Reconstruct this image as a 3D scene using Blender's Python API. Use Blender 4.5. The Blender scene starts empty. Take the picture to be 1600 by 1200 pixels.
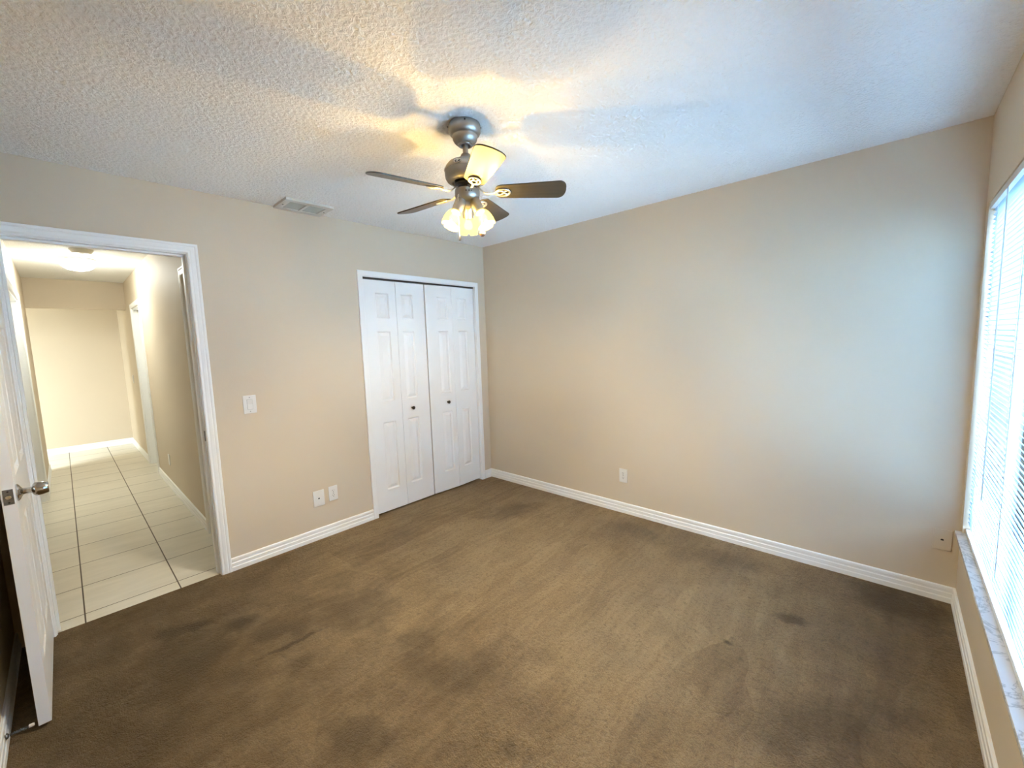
import bpy, bmesh, math, random
import numpy as np
from mathutils import Vector, Matrix
random.seed(7)
C = bpy.context.scene.collection
sc = bpy.context.scene
pi = math.pi

# ------------------------------------------------------------------ camera
F_PX, YAW, PITCH, ROLL = 646.20085, 2.31552, -0.1028, -0.03354
CAM = Vector((3.18068, -3.07126, 1.46082))
_f = Vector((math.cos(PITCH)*math.cos(YAW), math.cos(PITCH)*math.sin(YAW), math.sin(PITCH)))
_r = _f.cross(Vector((0, 0, 1))).normalized()
_u = _r.cross(_f)
_r2 = math.cos(ROLL)*_r + math.sin(ROLL)*_u
_u2 = -math.sin(ROLL)*_r + math.cos(ROLL)*_u
cam = bpy.data.cameras.new('camera')
cam.sensor_fit = 'HORIZONTAL'
cam.sensor_width = 36.0
cam.lens = F_PX/1600*36.0
cam.clip_start = 0.02
camo = bpy.data.objects.new('camera', cam)
C.objects.link(camo)
m = Matrix((_r2, _u2, -_f)).transposed().to_4x4()
m.translation = CAM
camo.matrix_world = m
sc.camera = camo

# ------------------------------------------------------------------ world, exposure
world = bpy.data.worlds.new('sky')
sc.world = world
world.use_nodes = True
wn = world.node_tree
wbg = wn.nodes['Background']
wtc = wn.nodes.new('ShaderNodeTexCoord')
wsep = wn.nodes.new('ShaderNodeSeparateXYZ')
wramp = wn.nodes.new('ShaderNodeValToRGB')
wn.links.new(wtc.outputs['Generated'], wsep.inputs[0])
wn.links.new(wsep.outputs['Z'], wramp.inputs[0])
wramp.color_ramp.elements[0].position = 0.0
wramp.color_ramp.elements[0].color = (0.70, 0.87, 1.0, 1)
wramp.color_ramp.elements[1].position = 0.8
wramp.color_ramp.elements[1].color = (0.44, 0.69, 1.0, 1)
wn.links.new(wramp.outputs[0], wbg.inputs[0])
wbg.inputs[1].default_value = 37.0

sc.view_settings.view_transform = 'Standard'
sc.view_settings.look = 'None'
sc.view_settings.exposure = 2.05
sc.view_settings.gamma = 1.0
sc.view_settings.use_curve_mapping = False
sc.cycles.use_denoising = True
sc.cycles.max_bounces = 10
sc.cycles.diffuse_bounces = 6
sc.cycles.transparent_max_bounces = 16
sc.cycles.caustics_reflective = False
sc.cycles.caustics_refractive = False
sc.cycles.sample_clamp_indirect = 8.0

def area_light(name, loc, size, energy, color, rot=(0, 0, 0), size_y=None):
    l = bpy.data.lights.new(name, 'AREA')
    l.shape = 'RECTANGLE'
    l.size = size
    l.size_y = size_y or size
    l.energy = energy
    l.color = color
    o = bpy.data.objects.new(name, l)
    o.location = loc
    o.rotation_euler = rot
    C.objects.link(o)
    return o

# unseen added light round the corner, standing in for living area daylight
area_light('living_area_fill', (-3.7, -5.2, 2.40), 1.2, 68, (0.76, 0.90, 1.0))

# ------------------------------------------------------------------ dimensions
W = 3.4836        # window wall
H = 2.44
FY = -3.36        # wall behind the open door
DY0, DY1, DZ = -3.222, -2.497, 2.052    # bedroom doorway (clear)
CY0, CY1, CZ = -1.362, -0.150, 2.022    # closet opening
HR, HL = -2.385, -3.300                 # hall side walls
HEADX = -4.70
ENDX = -6.03
WY0, WY1, WZ0, WZ1 = -2.00, -0.068, 0.400, 2.030   # window opening with the blind

# ------------------------------------------------------------------ materials
def nodes_of(name):
    mt = bpy.data.materials.new(name)
    mt.use_nodes = True
    nt = mt.node_tree
    return mt, nt, nt.nodes['Principled BSDF']

def N(nt, t, **kw):
    n = nt.nodes.new(t)
    for k, v in kw.items():
        if k.startswith('i_'):
            n.inputs[k[2:].replace('_', ' ')].default_value = v
        else:
            setattr(n, k, v)
    return n

def L(nt, a, b):
    nt.links.new(a, b)

def math_node(nt, op, a, b=None, clamp=False):
    n = nt.nodes.new('ShaderNodeMath')
    n.operation = op
    n.use_clamp = clamp
    for k, v in enumerate((a, b)):
        if v is None:
            continue
        if isinstance(v, (int, float)):
            n.inputs[k].default_value = v
        else:
            nt.links.new(v, n.inputs[k])
    return n.outputs[0]

def mix_col(nt, fac, a, b):
    n = nt.nodes.new('ShaderNodeMix')
    n.data_type = 'RGBA'
    if isinstance(fac, (int, float)):
        n.inputs[0].default_value = fac
    else:
        nt.links.new(fac, n.inputs[0])
    for k, v in ((6, a), (7, b)):
        if isinstance(v, tuple):
            n.inputs[k].default_value = (*v[:3], 1)
        else:
            nt.links.new(v, n.inputs[k])
    return n.outputs[2]

def ramp(nt, src, lo, hi):
    n = nt.nodes.new('ShaderNodeMapRange')
    n.inputs[1].default_value = lo
    n.inputs[2].default_value = hi
    nt.links.new(src, n.inputs[0])
    return n.outputs[0]

def position(nt):
    return nt.nodes.new('ShaderNodeNewGeometry').outputs['Position']

def noise(nt, vec, scale, detail=2.0, rough=0.5, dist=0.0):
    n = nt.nodes.new('ShaderNodeTexNoise')
    n.inputs['Scale'].default_value = scale
    n.inputs['Detail'].default_value = detail
    n.inputs['Roughness'].default_value = rough
    n.inputs['Distortion'].default_value = dist
    nt.links.new(vec, n.inputs['Vector'])
    return n.outputs[0]

def mapping(nt, vec, scale=(1, 1, 1), rot=(0, 0, 0), loc=(0, 0, 0)):
    n = nt.nodes.new('ShaderNodeMapping')
    n.inputs['Scale'].default_value = scale
    n.inputs['Rotation'].default_value = rot
    n.inputs['Location'].default_value = loc
    nt.links.new(vec, n.inputs['Vector'])
    return n.outputs[0]

def bump(nt, bsdf, height, strength, distance):
    n = nt.nodes.new('ShaderNodeBump')
    n.inputs['Strength'].default_value = strength
    n.inputs['Distance'].default_value = distance
    nt.links.new(height, n.inputs['Height'])
    nt.links.new(n.outputs[0], bsdf.inputs['Normal'])

def simple(name, col, rough=0.5, metal=0.0, spec=0.5, var=0.0, vscale=6.0, bscale=0, bstr=0.0, bdist=0.001):
    """A plain coloured material with a little procedural variation and relief."""
    mt, nt, b = nodes_of(name)
    b.inputs['Roughness'].default_value = rough
    b.inputs['Metallic'].default_value = metal
    b.inputs['Specular IOR Level'].default_value = spec
    p = position(nt)
    n = noise(nt, p, vscale, 3)
    v = ramp(nt, n, 0.3, 0.7)
    L(nt, mix_col(nt, v, tuple(c*(1-var) for c in col), tuple(min(1, c*(1+var)) for c in col)), b.inputs['Base Color'])
    if bscale:
        bump(nt, b, noise(nt, p, bscale, 2), bstr, bdist)
    return mt

M = {}
M['wall'] = simple('beige wall paint', (0.63, 0.54, 0.415), 0.62, spec=0.3, var=0.015, vscale=1.3, bscale=130, bstr=0.12, bdist=0.0015)
M['white'] = simple('white trim paint', (0.85, 0.86, 0.85), 0.38, var=0.01, vscale=3, bscale=60, bstr=0.03)
M['doorwhite'] = simple('white door paint', (0.85, 0.855, 0.845), 0.42, var=0.015, vscale=4, bscale=90, bstr=0.05)
M['plate'] = simple('white plastic plate', (0.74, 0.73, 0.70), 0.35, var=0.01)
M['almond'] = simple('almond plastic plate', (0.62, 0.58, 0.50), 0.4, var=0.01)
M['slot'] = simple('dark slot', (0.02, 0.018, 0.016), 0.6)
M['nickel'] = simple('brushed nickel', (0.36, 0.34, 0.305), 0.44, metal=1.0, var=0.05, vscale=40)
M['palenickel'] = simple('satin nickel bracket', (0.72, 0.68, 0.60), 0.33, metal=0.9, var=0.04, vscale=40)
M['chrome'] = simple('polished chrome', (0.55, 0.55, 0.55), 0.12, metal=1.0, var=0.02)
M['latch'] = simple('worn grey latch metal', (0.22, 0.22, 0.21), 0.38, metal=1.0, var=0.2, vscale=90)
M['black'] = simple('black enamel', (0.012, 0.011, 0.010), 0.3, var=0.1)
M['iron'] = simple('dark motor metal', (0.05, 0.05, 0.055), 0.35, metal=0.8, var=0.2, vscale=60)
M['ventwhite'] = simple('off white vent metal', (0.62, 0.62, 0.57), 0.45, var=0.02)
M['ventslat'] = simple('grey vent louvre', (0.42, 0.44, 0.40), 0.5, var=0.05)  # darker grey than the vent frame
M['wood_fob'] = simple('brown wooden fob', (0.22, 0.13, 0.08), 0.35, var=0.2, vscale=80)
M['chain'] = simple('pale ball chain', (0.85, 0.80, 0.68), 0.3, metal=0.6, var=0.05)
M['cord'] = simple('grey blind cord', (0.55, 0.60, 0.64), 0.6, var=0.03)
M['rubber'] = simple('white rubber tip', (0.75, 0.70, 0.66), 0.6)
M['closedshade'] = simple('closed space shade colour', (0.16, 0.14, 0.12), 0.8)  # darkness of the closed spaces put into the wall colour
M['alu'] = simple('window frame aluminium', (0.75, 0.78, 0.80), 0.4, var=0.02)
M['railplastic'] = simple('white blind rail', (0.66, 0.67, 0.68), 0.4, var=0.02)
M['ground'] = simple('pale concrete outside', (0.26, 0.28, 0.29), 0.9, var=0.2, vscale=1.4)
M['fence'] = simple('weathered fence boards', (0.12, 0.17, 0.21), 0.8, var=0.3, vscale=2.2)

# popcorn / knockdown ceiling
mt, nt, b = nodes_of('textured ceiling paint')
b.inputs['Roughness'].default_value = 0.85
b.inputs['Specular IOR Level'].default_value = 0.2
p = position(nt)
n1 = noise(nt, p, 62, 3.0, 0.55, 0.6)
n2 = noise(nt, p, 160, 2.0, 0.5)
hgt = math_node(nt, 'ADD', math_node(nt, 'MULTIPLY', ramp(nt, n1, 0.40, 0.62), 1.0), math_node(nt, 'MULTIPLY', n2, 0.25))
L(nt, mix_col(nt, ramp(nt, noise(nt, p, 1.1, 2), 0.3, 0.7), (0.84, 0.845, 0.83), (0.88, 0.885, 0.88)), b.inputs['Base Color'])
bump(nt, b, hgt, 0.5, 0.005)
M['ceiling'] = mt

# carpet
mt, nt, b = nodes_of('brown cut pile carpet')
b.inputs['Roughness'].default_value = 0.95
b.inputs['Specular IOR Level'].default_value = 0.1
b.inputs['Sheen Weight'].default_value = 0.25
b.inputs['Sheen Roughness'].default_value = 0.5
b.inputs['Sheen Tint'].default_value = (0.75, 0.62, 0.48, 1)
p = position(nt)
wob = nt.nodes.new('ShaderNodeTexNoise')
wob.inputs['Scale'].default_value = 2.3
wob.inputs['Detail'].default_value = 3
L(nt, p, wob.inputs['Vector'])
vm = N(nt, 'ShaderNodeVectorMath', operation='MULTIPLY_ADD')
L(nt, wob.outputs['Color'], vm.inputs[0])
vm.inputs[1].default_value = (0.15, 0.15, 0)
L(nt, p, vm.inputs[2])
pw = vm.outputs[0]
def brushed(rot, scale, seed):
    v = nt.nodes.new('ShaderNodeTexVoronoi')
    v.inputs['Scale'].default_value = 1.0
    L(nt, mapping(nt, pw, scale, (0, 0, rot), (seed, seed*1.7, 0)), v.inputs['Vector'])
    s = nt.nodes.new('ShaderNodeSeparateColor')
    L(nt, v.outputs['Color'], s.inputs[0])
    return s.outputs[0]
br1 = brushed(0.9, (3.4, 1.0, 1), 3.1)
br2 = brushed(-0.35, (5.2, 1.5, 1), 8.4)
big = ramp(nt, noise(nt, p, 1.0, 4, 0.6, 0.3), 0.32, 0.68)
mid = ramp(nt, noise(nt, p, 5.5, 4, 0.65, 0.2), 0.30, 0.70)
streak = ramp(nt, noise(nt, mapping(nt, pw, (26, 2.2, 1), (0, 0, 0.55)), 1.0, 3, 0.6), 0.35, 0.68)
fine = ramp(nt, noise(nt, p, 190, 3, 0.7), 0.28, 0.72)
tuft = ramp(nt, noise(nt, p, 70, 3, 0.7), 0.30, 0.70)
tone = None
for k, wgt in ((br1, 0.20), (br2, 0.15), (big, 0.18), (mid, 0.16), (streak, 0.17), (tuft, 0.14)):
    t = math_node(nt, 'MULTIPLY', k, wgt)
    tone = t if tone is None else math_node(nt, 'ADD', tone, t)
col = mix_col(nt, ramp(nt, tone, 0.25, 0.78), (0.255, 0.165, 0.078), (0.57, 0.405, 0.215))
col = mix_col(nt, math_node(nt, 'MULTIPLY', math_node(nt, 'SUBTRACT', 1.0, fine), 0.62), col, (0.05, 0.034, 0.02))
# worn stains with outlines of their own, and broad patches of painted shade
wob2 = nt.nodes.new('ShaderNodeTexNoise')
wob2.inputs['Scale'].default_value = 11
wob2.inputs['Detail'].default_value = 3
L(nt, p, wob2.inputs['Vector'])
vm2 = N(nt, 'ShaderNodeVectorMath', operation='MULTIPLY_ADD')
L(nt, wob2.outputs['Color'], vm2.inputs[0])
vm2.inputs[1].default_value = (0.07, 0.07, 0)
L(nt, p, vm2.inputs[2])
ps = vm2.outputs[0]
def stain_or_shade(cx, cy, rx, ry, rot, amount, soft=0.35):
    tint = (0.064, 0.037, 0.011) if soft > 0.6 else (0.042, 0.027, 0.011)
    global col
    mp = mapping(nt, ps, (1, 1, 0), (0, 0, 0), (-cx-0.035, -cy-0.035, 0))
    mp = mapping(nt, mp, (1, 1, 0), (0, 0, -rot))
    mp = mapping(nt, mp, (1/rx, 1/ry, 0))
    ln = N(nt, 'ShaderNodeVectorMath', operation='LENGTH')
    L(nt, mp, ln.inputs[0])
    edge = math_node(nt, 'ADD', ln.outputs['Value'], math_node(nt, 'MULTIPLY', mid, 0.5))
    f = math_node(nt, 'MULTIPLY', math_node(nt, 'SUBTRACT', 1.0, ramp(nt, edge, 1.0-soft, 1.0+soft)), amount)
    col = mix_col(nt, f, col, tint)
STAINS_SHADE = [(.90, -2.90, 1.45, .95, 0, .90, .75), (3.25, -.45, .42, .55, 0, .5, .7),  # dim left foreground and right corner, shade painted into the carpet
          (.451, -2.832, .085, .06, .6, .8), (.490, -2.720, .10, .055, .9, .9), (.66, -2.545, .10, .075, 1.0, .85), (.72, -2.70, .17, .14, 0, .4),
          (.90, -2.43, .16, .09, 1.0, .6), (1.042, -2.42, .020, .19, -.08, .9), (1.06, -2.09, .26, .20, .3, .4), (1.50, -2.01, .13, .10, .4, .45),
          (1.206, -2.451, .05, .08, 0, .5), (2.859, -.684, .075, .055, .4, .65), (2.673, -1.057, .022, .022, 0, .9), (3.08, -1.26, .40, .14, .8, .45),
          (3.28, -.18, .26, .22, .3, .7), (2.234, -2.11, .07, .07, 0, .5), (1.752, -2.46, .16, .12, .2, .5), (1.824, -2.0, .30, .12, .6, .4),  # first entry deepens the painted shade in the right corner
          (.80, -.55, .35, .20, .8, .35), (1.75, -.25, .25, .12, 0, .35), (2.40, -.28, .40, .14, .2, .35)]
for s_ in STAINS_SHADE:
    stain_or_shade(*s_)
clump = math_node(nt, 'MULTIPLY', ramp(nt, noise(nt, p, 48, 4, 0.7, 0.5), 0.38, 0.62), ramp(nt, noise(nt, p, 1.7, 2), 0.45, 0.62))
col = mix_col(nt, math_node(nt, 'MULTIPLY', math_node(nt, 'SUBTRACT', 1.0, ramp(nt, noise(nt, p, 48, 4, 0.7, 0.5), 0.30, 0.50)), 0.50), col, (0.07, 0.05, 0.03))
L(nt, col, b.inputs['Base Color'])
bump(nt, b, math_node(nt, 'ADD', math_node(nt, 'ADD', math_node(nt, 'MULTIPLY', fine, 0.6), math_node(nt, 'MULTIPLY', tuft, 0.8)), clump), 0.9, 0.011)
M['carpet'] = mt

# hall tile
mt, nt, b = nodes_of('cream porcelain tile')
p = position(nt)
sx = N(nt, 'ShaderNodeSeparateXYZ')
L(nt, p, sx.inputs[0])
def grid(out, off, size):
    f = math_node(nt, 'FRACT', math_node(nt, 'DIVIDE', math_node(nt, 'ADD', out, off), size))
    d = math_node(nt, 'ABSOLUTE', math_node(nt, 'SUBTRACT', f, 0.5))     # 0.5 at a joint
    cell = math_node(nt, 'FLOOR', math_node(nt, 'DIVIDE', math_node(nt, 'ADD', out, off), size))
    return math_node(nt, 'MULTIPLY', math_node(nt, 'SUBTRACT', 0.5, d), size), cell
gx, cx_ = grid(sx.outputs[0], 0.190+41.3, 0.4135)
gy, cy_ = grid(sx.outputs[1], 2.702+41.65, 0.4165)
dj = math_node(nt, 'MINIMUM', gx, gy)
grout = math_node(nt, 'SUBTRACT', 1.0, ramp(nt, dj, 0.0022, 0.0042))
comb = N(nt, 'ShaderNodeCombineXYZ')
L(nt, cx_, comb.inputs[0]); L(nt, cy_, comb.inputs[1])
wnz = N(nt, 'ShaderNodeTexWhiteNoise')
L(nt, comb.outputs[0], wnz.inputs[0])
veins = ramp(nt, noise(nt, mapping(nt, p, (14, 3.0, 1)), 1.0, 4, 0.6, 0.4), 0.3, 0.7)
tcol = mix_col(nt, veins, (0.60, 0.555, 0.445), (0.70, 0.65, 0.535))
tcol = mix_col(nt, math_node(nt, 'MULTIPLY', wnz.outputs[0], 0.25), tcol, (0.55, 0.50, 0.40))
L(nt, mix_col(nt, grout, tcol, (0.10, 0.075, 0.05)), b.inputs['Base Color'])
L(nt, math_node(nt, 'ADD', math_node(nt, 'MULTIPLY', grout, 0.4), 0.33), b.inputs['Roughness'])
bump(nt, b, math_node(nt, 'SUBTRACT', 1.0, grout), 0.5, 0.002)
M['tile'] = mt

# marble sill
mt, nt, b = nodes_of('white veined marble')
p = position(nt)
v1 = noise(nt, mapping(nt, p, (5, 5, 5), (0, 0, .7)), 1.0, 6, 0.65, 1.6)
vein = math_node(nt, 'SUBTRACT', 1.0, ramp(nt, math_node(nt, 'ABSOLUTE', math_node(nt, 'SUBTRACT', v1, 0.5)), 0.0, 0.028))
L(nt, mix_col(nt, math_node(nt, 'MULTIPLY', vein, 0.7), (0.78, 0.79, 0.80), (0.36, 0.38, 0.40)), b.inputs['Base Color'])
b.inputs['Roughness'].default_value = 0.18
M['marble'] = mt

# fan blade: dark wood with satin lacquer
mt, nt, b = nodes_of('dark walnut blade')
tc = N(nt, 'ShaderNodeTexCoord')
gr = ramp(nt, noise(nt, mapping(nt, tc.outputs['Object'], (3, 60, 8)), 1.0, 4, 0.6), 0.3, 0.7)
L(nt, mix_col(nt, gr, (0.030, 0.026, 0.019), (0.052, 0.045, 0.034)), b.inputs['Base Color'])
b.inputs['Roughness'].default_value = 0.42
b.inputs['Coat Weight'].default_value = 0.15
b.inputs['Coat Roughness'].default_value = 0.35
M['blade'] = mt

# translucent blind slat
mt, nt, b = nodes_of('translucent white slat')
nt.nodes.remove(b)
out = nt.nodes['Material Output']
d = N(nt, 'ShaderNodeBsdfDiffuse')
t = N(nt, 'ShaderNodeBsdfTranslucent')
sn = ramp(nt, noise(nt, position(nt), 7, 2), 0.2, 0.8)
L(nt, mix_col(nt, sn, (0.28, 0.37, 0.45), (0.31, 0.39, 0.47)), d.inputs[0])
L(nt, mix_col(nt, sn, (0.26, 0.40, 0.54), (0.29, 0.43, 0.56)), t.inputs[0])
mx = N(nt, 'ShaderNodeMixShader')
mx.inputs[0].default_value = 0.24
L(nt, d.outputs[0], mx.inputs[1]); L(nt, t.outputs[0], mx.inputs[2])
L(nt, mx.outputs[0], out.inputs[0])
M['slat'] = mt

# window glass
def glass(name, tint):
    mt, nt, b = nodes_of(name)
    nt.nodes.remove(b)
    out = nt.nodes['Material Output']
    tr = N(nt, 'ShaderNodeBsdfTransparent')
    tr.inputs[0].default_value = (*tint, 1)
    gl = N(nt, 'ShaderNodeBsdfGlossy')
    gl.inputs['Roughness'].default_value = 0.02
    lw = N(nt, 'ShaderNodeFresnel')
    mx = N(nt, 'ShaderNodeMixShader')
    L(nt, lw.outputs[0], mx.inputs[0]); L(nt, tr.outputs[0], mx.inputs[1]); L(nt, gl.outputs[0], mx.inputs[2])
    L(nt, mx.outputs[0], out.inputs[0])
    return mt
M['glass'] = glass('clear window glass', (0.95, 0.97, 0.98))

# frosted lamp shade: lets the bulb through and glows
mt, nt, b = nodes_of('frosted amber glass')
nt.nodes.remove(b)
out = nt.nodes['Material Output']
tr = N(nt, 'ShaderNodeBsdfTransparent')
tr.inputs[0].default_value = (1.0, 0.86, 0.52, 1)
tl = N(nt, 'ShaderNodeBsdfDiffuse')
tl.inputs[0].default_value = (0.010, 0.0078, 0.0026, 1)
em = N(nt, 'ShaderNodeEmission')
em.inputs[0].default_value = (1.0, 0.79, 0.30, 1)
em.inputs[1].default_value = 0.34
mx = N(nt, 'ShaderNodeMixShader')
mx.inputs[0].default_value = 0.67
ad = N(nt, 'ShaderNodeAddShader')
L(nt, tr.outputs[0], mx.inputs[1]); L(nt, tl.outputs[0], mx.inputs[2])
L(nt, mx.outputs[0], ad.inputs[0]); L(nt, em.outputs[0], ad.inputs[1])
L(nt, ad.outputs[0], out.inputs[0])
M['shade'] = mt

def emitter(name, col, strength):
    mt, nt, b = nodes_of(name)
    b.inputs['Base Color'].default_value = (*col, 1)
    b.inputs['Emission Color'].default_value = (*col, 1)
    b.inputs['Emission Strength'].default_value = strength
    return mt
mt, nt, b = nodes_of('warm glowing bulb glass')
nt.nodes.remove(b)
tr = N(nt, 'ShaderNodeBsdfTransparent')
em = N(nt, 'ShaderNodeEmission')
em.inputs[0].default_value = (1.0, 0.84, 0.55, 1)
em.inputs[1].default_value = 2.5
ad = N(nt, 'ShaderNodeAddShader')
L(nt, tr.outputs[0], ad.inputs[0]); L(nt, em.outputs[0], ad.inputs[1])
L(nt, ad.outputs[0], nt.nodes['Material Output'].inputs[0])
M['bulb'] = mt
M['dome'] = emitter('white glass dome lamp', (0.95, 1.0, 0.95), 24.0)

# ------------------------------------------------------------------ mesh helpers
class MB:
    def __init__(self):
        self.bm = bmesh.new()
    def box(self, x0, x1, y0, y1, z0, z1, bevel=0.0, mat=None):
        t = bmesh.new()
        bmesh.ops.create_cube(t, size=1.0)
        for v in t.verts:
            v.co = Vector((x0+(v.co.x+.5)*(x1-x0), y0+(v.co.y+.5)*(y1-y0), z0+(v.co.z+.5)*(z1-z0)))
        if bevel:
            bmesh.ops.bevel(t, geom=list(t.edges), offset=bevel, segments=2, affect='EDGES', profile=0.7)
        return self.merge(t, mat)
    def merge(self, t, mat=None):
        if mat is not None:
            bmesh.ops.transform(t, matrix=mat, verts=list(t.verts))
        mp = {}
        for v in t.verts:
            mp[v] = self.bm.verts.new(v.co)
        for f in t.faces:
            try:
                self.bm.faces.new([mp[v] for v in f.verts])
            except ValueError:
                pass
        t.free()
        return self
    def faces(self, verts, faces, mat=None):
        vs = [self.bm.verts.new((mat @ Vector(v)) if mat is not None else v) for v in verts]
        for f in faces:
            try:
                self.bm.faces.new([vs[i] for i in f])
            except ValueError:
                pass
        return self
    def lathe(self, prof, seg=32, mat=None, cap=True):
        """prof: (radius, z) pairs; revolved about z."""
        vs, fs = [], []
        for r, z in prof:
            for k in range(seg):
                a = 2*pi*k/seg
                vs.append((r*math.cos(a), r*math.sin(a), z))
        for i in range(len(prof)-1):
            for k in range(seg):
                k2 = (k+1) % seg
                fs.append((i*seg+k, i*seg+k2, (i+1)*seg+k2, (i+1)*seg+k))
        if cap:
            fs.append(tuple(range(seg))[::-1])
            fs.append(tuple((len(prof)-1)*seg+k for k in range(seg)))
        return self.faces(vs, fs, mat)
    def tube(self, pts, r, seg=8, mat=None, closed=False, flat=1.0):
        pts = [Vector(p) for p in pts]
        n = len(pts)
        vs, fs = [], []
        up = Vector((0, 0, 1))
        for i, p in enumerate(pts):
            a = pts[(i-1) % n] if (closed or i > 0) else p
            c = pts[(i+1) % n] if (closed or i < n-1) else p
            d = (c-a).normalized()
            s = d.cross(up)
            if s.length < 1e-4:
                s = d.cross(Vector((1, 0, 0)))
            s.normalize()
            t = s.cross(d).normalized()
            rr = r[i] if isinstance(r, (list, tuple)) else r
            for k in range(seg):
                an = 2*pi*k/seg
                vs.append(tuple(p + s*rr*math.cos(an) + t*rr*flat*math.sin(an)))
        m_ = n if closed else n-1
        for i in range(m_):
            j = (i+1) % n
            for k in range(seg):
                k2 = (k+1) % seg
                fs.append((i*seg+k, i*seg+k2, j*seg+k2, j*seg+k))
        if not closed:
            fs.append(tuple(range(seg))[::-1])
            fs.append(tuple((n-1)*seg+k for k in range(seg)))
        return self.faces(vs, fs, mat)
    def prism(self, outline, z0, z1, mat=None):
        n = len(outline)
        vs = [(x, y, z0) for x, y in outline] + [(x, y, z1) for x, y in outline]
        fs = [tuple(range(n))[::-1], tuple(range(n, 2*n))]
        for k in range(n):
            k2 = (k+1) % n
            fs.append((k, k2, n+k2, n+k))
        return self.faces(vs, fs, mat)
    def sweep(self, rows):
        """rows: rings of points (lists of equal length); skinned between rings, both ends capped."""
        n = len(rows[0])
        vs = [p for r in rows for p in r]
        fs = []
        for i in range(len(rows)-1):
            for k in range(n):
                k2 = (k+1) % n
                fs.append((i*n+k, i*n+k2, (i+1)*n+k2, (i+1)*n+k))
        fs.append(tuple(range(n))[::-1])
        fs.append(tuple((len(rows)-1)*n+k for k in range(n)))
        return self.faces(vs, fs)
    def build(self, name, mat, parent=None, angle=35, smooth=True, loc=None):
        bmesh.ops.recalc_face_normals(self.bm, faces=list(self.bm.faces))
        me = bpy.data.meshes.new(name)
        self.bm.to_mesh(me)
        self.bm.free()
        me.materials.append(M[mat] if isinstance(mat, str) else mat)
        if smooth:
            for pl in me.polygons:
                pl.use_smooth = True
            me.set_sharp_from_angle(angle=math.radians(angle))
        o = bpy.data.objects.new(name, me)
        C.objects.link(o)
        if parent is not None:
            o.parent = parent
        if loc is not None:
            o.location = loc
        return o

def tag(o, label, cat, group=None, kind=None):
    o['label'] = label
    o['category'] = cat
    if group:
        o['group'] = group
    if kind:
        o['kind'] = kind
    return o

def structure(o, label, cat):
    return tag(o, label, cat, kind='structure')

def empty(name, loc=(0, 0, 0), rot=(0, 0, 0)):
    o = bpy.data.objects.new(name, None)
    o.empty_display_size = 0.1
    o.location = loc
    o.rotation_euler = rot
    C.objects.link(o)
    return o

def cells(a0, a1, b0, b1, holes):
    """Split the rectangle a0..a1 x b0..b1 into cells that avoid the holes (a0,a1,b0,b1)."""
    A = sorted({a0, a1, *[h[0] for h in holes], *[h[1] for h in holes]})
    B = sorted({b0, b1, *[h[2] for h in holes], *[h[3] for h in holes]})
    A = [a for a in A if a0 <= a <= a1]
    B = [q for q in B if b0 <= q <= b1]
    for i in range(len(A)-1):
        for j in range(len(B)-1):
            ma, mb = (A[i]+A[i+1])/2, (B[j]+B[j+1])/2
            if any(h[0] < ma < h[1] and h[2] < mb < h[3] for h in holes):
                continue
            yield A[i], A[i+1], B[j], B[j+1]

def wall_x(name, x0, x1, y0, y1, z0, z1, holes, label, mat='wall'):
    mb = MB()
    for a, b2, c, d2 in cells(y0, y1, z0, z1, holes):
        mb.box(x0, x1, a, b2, c, d2)
    return structure(mb.build(name, mat, smooth=False), label, 'wall')

def wall_y(name, y0, y1, x0, x1, z0, z1, holes, label, mat='wall'):
    mb = MB()
    for a, b2, c, d2 in cells(x0, x1, z0, z1, holes):
        mb.box(a, b2, y0, y1, c, d2)
    return structure(mb.build(name, mat, smooth=False), label, 'wall')

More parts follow.
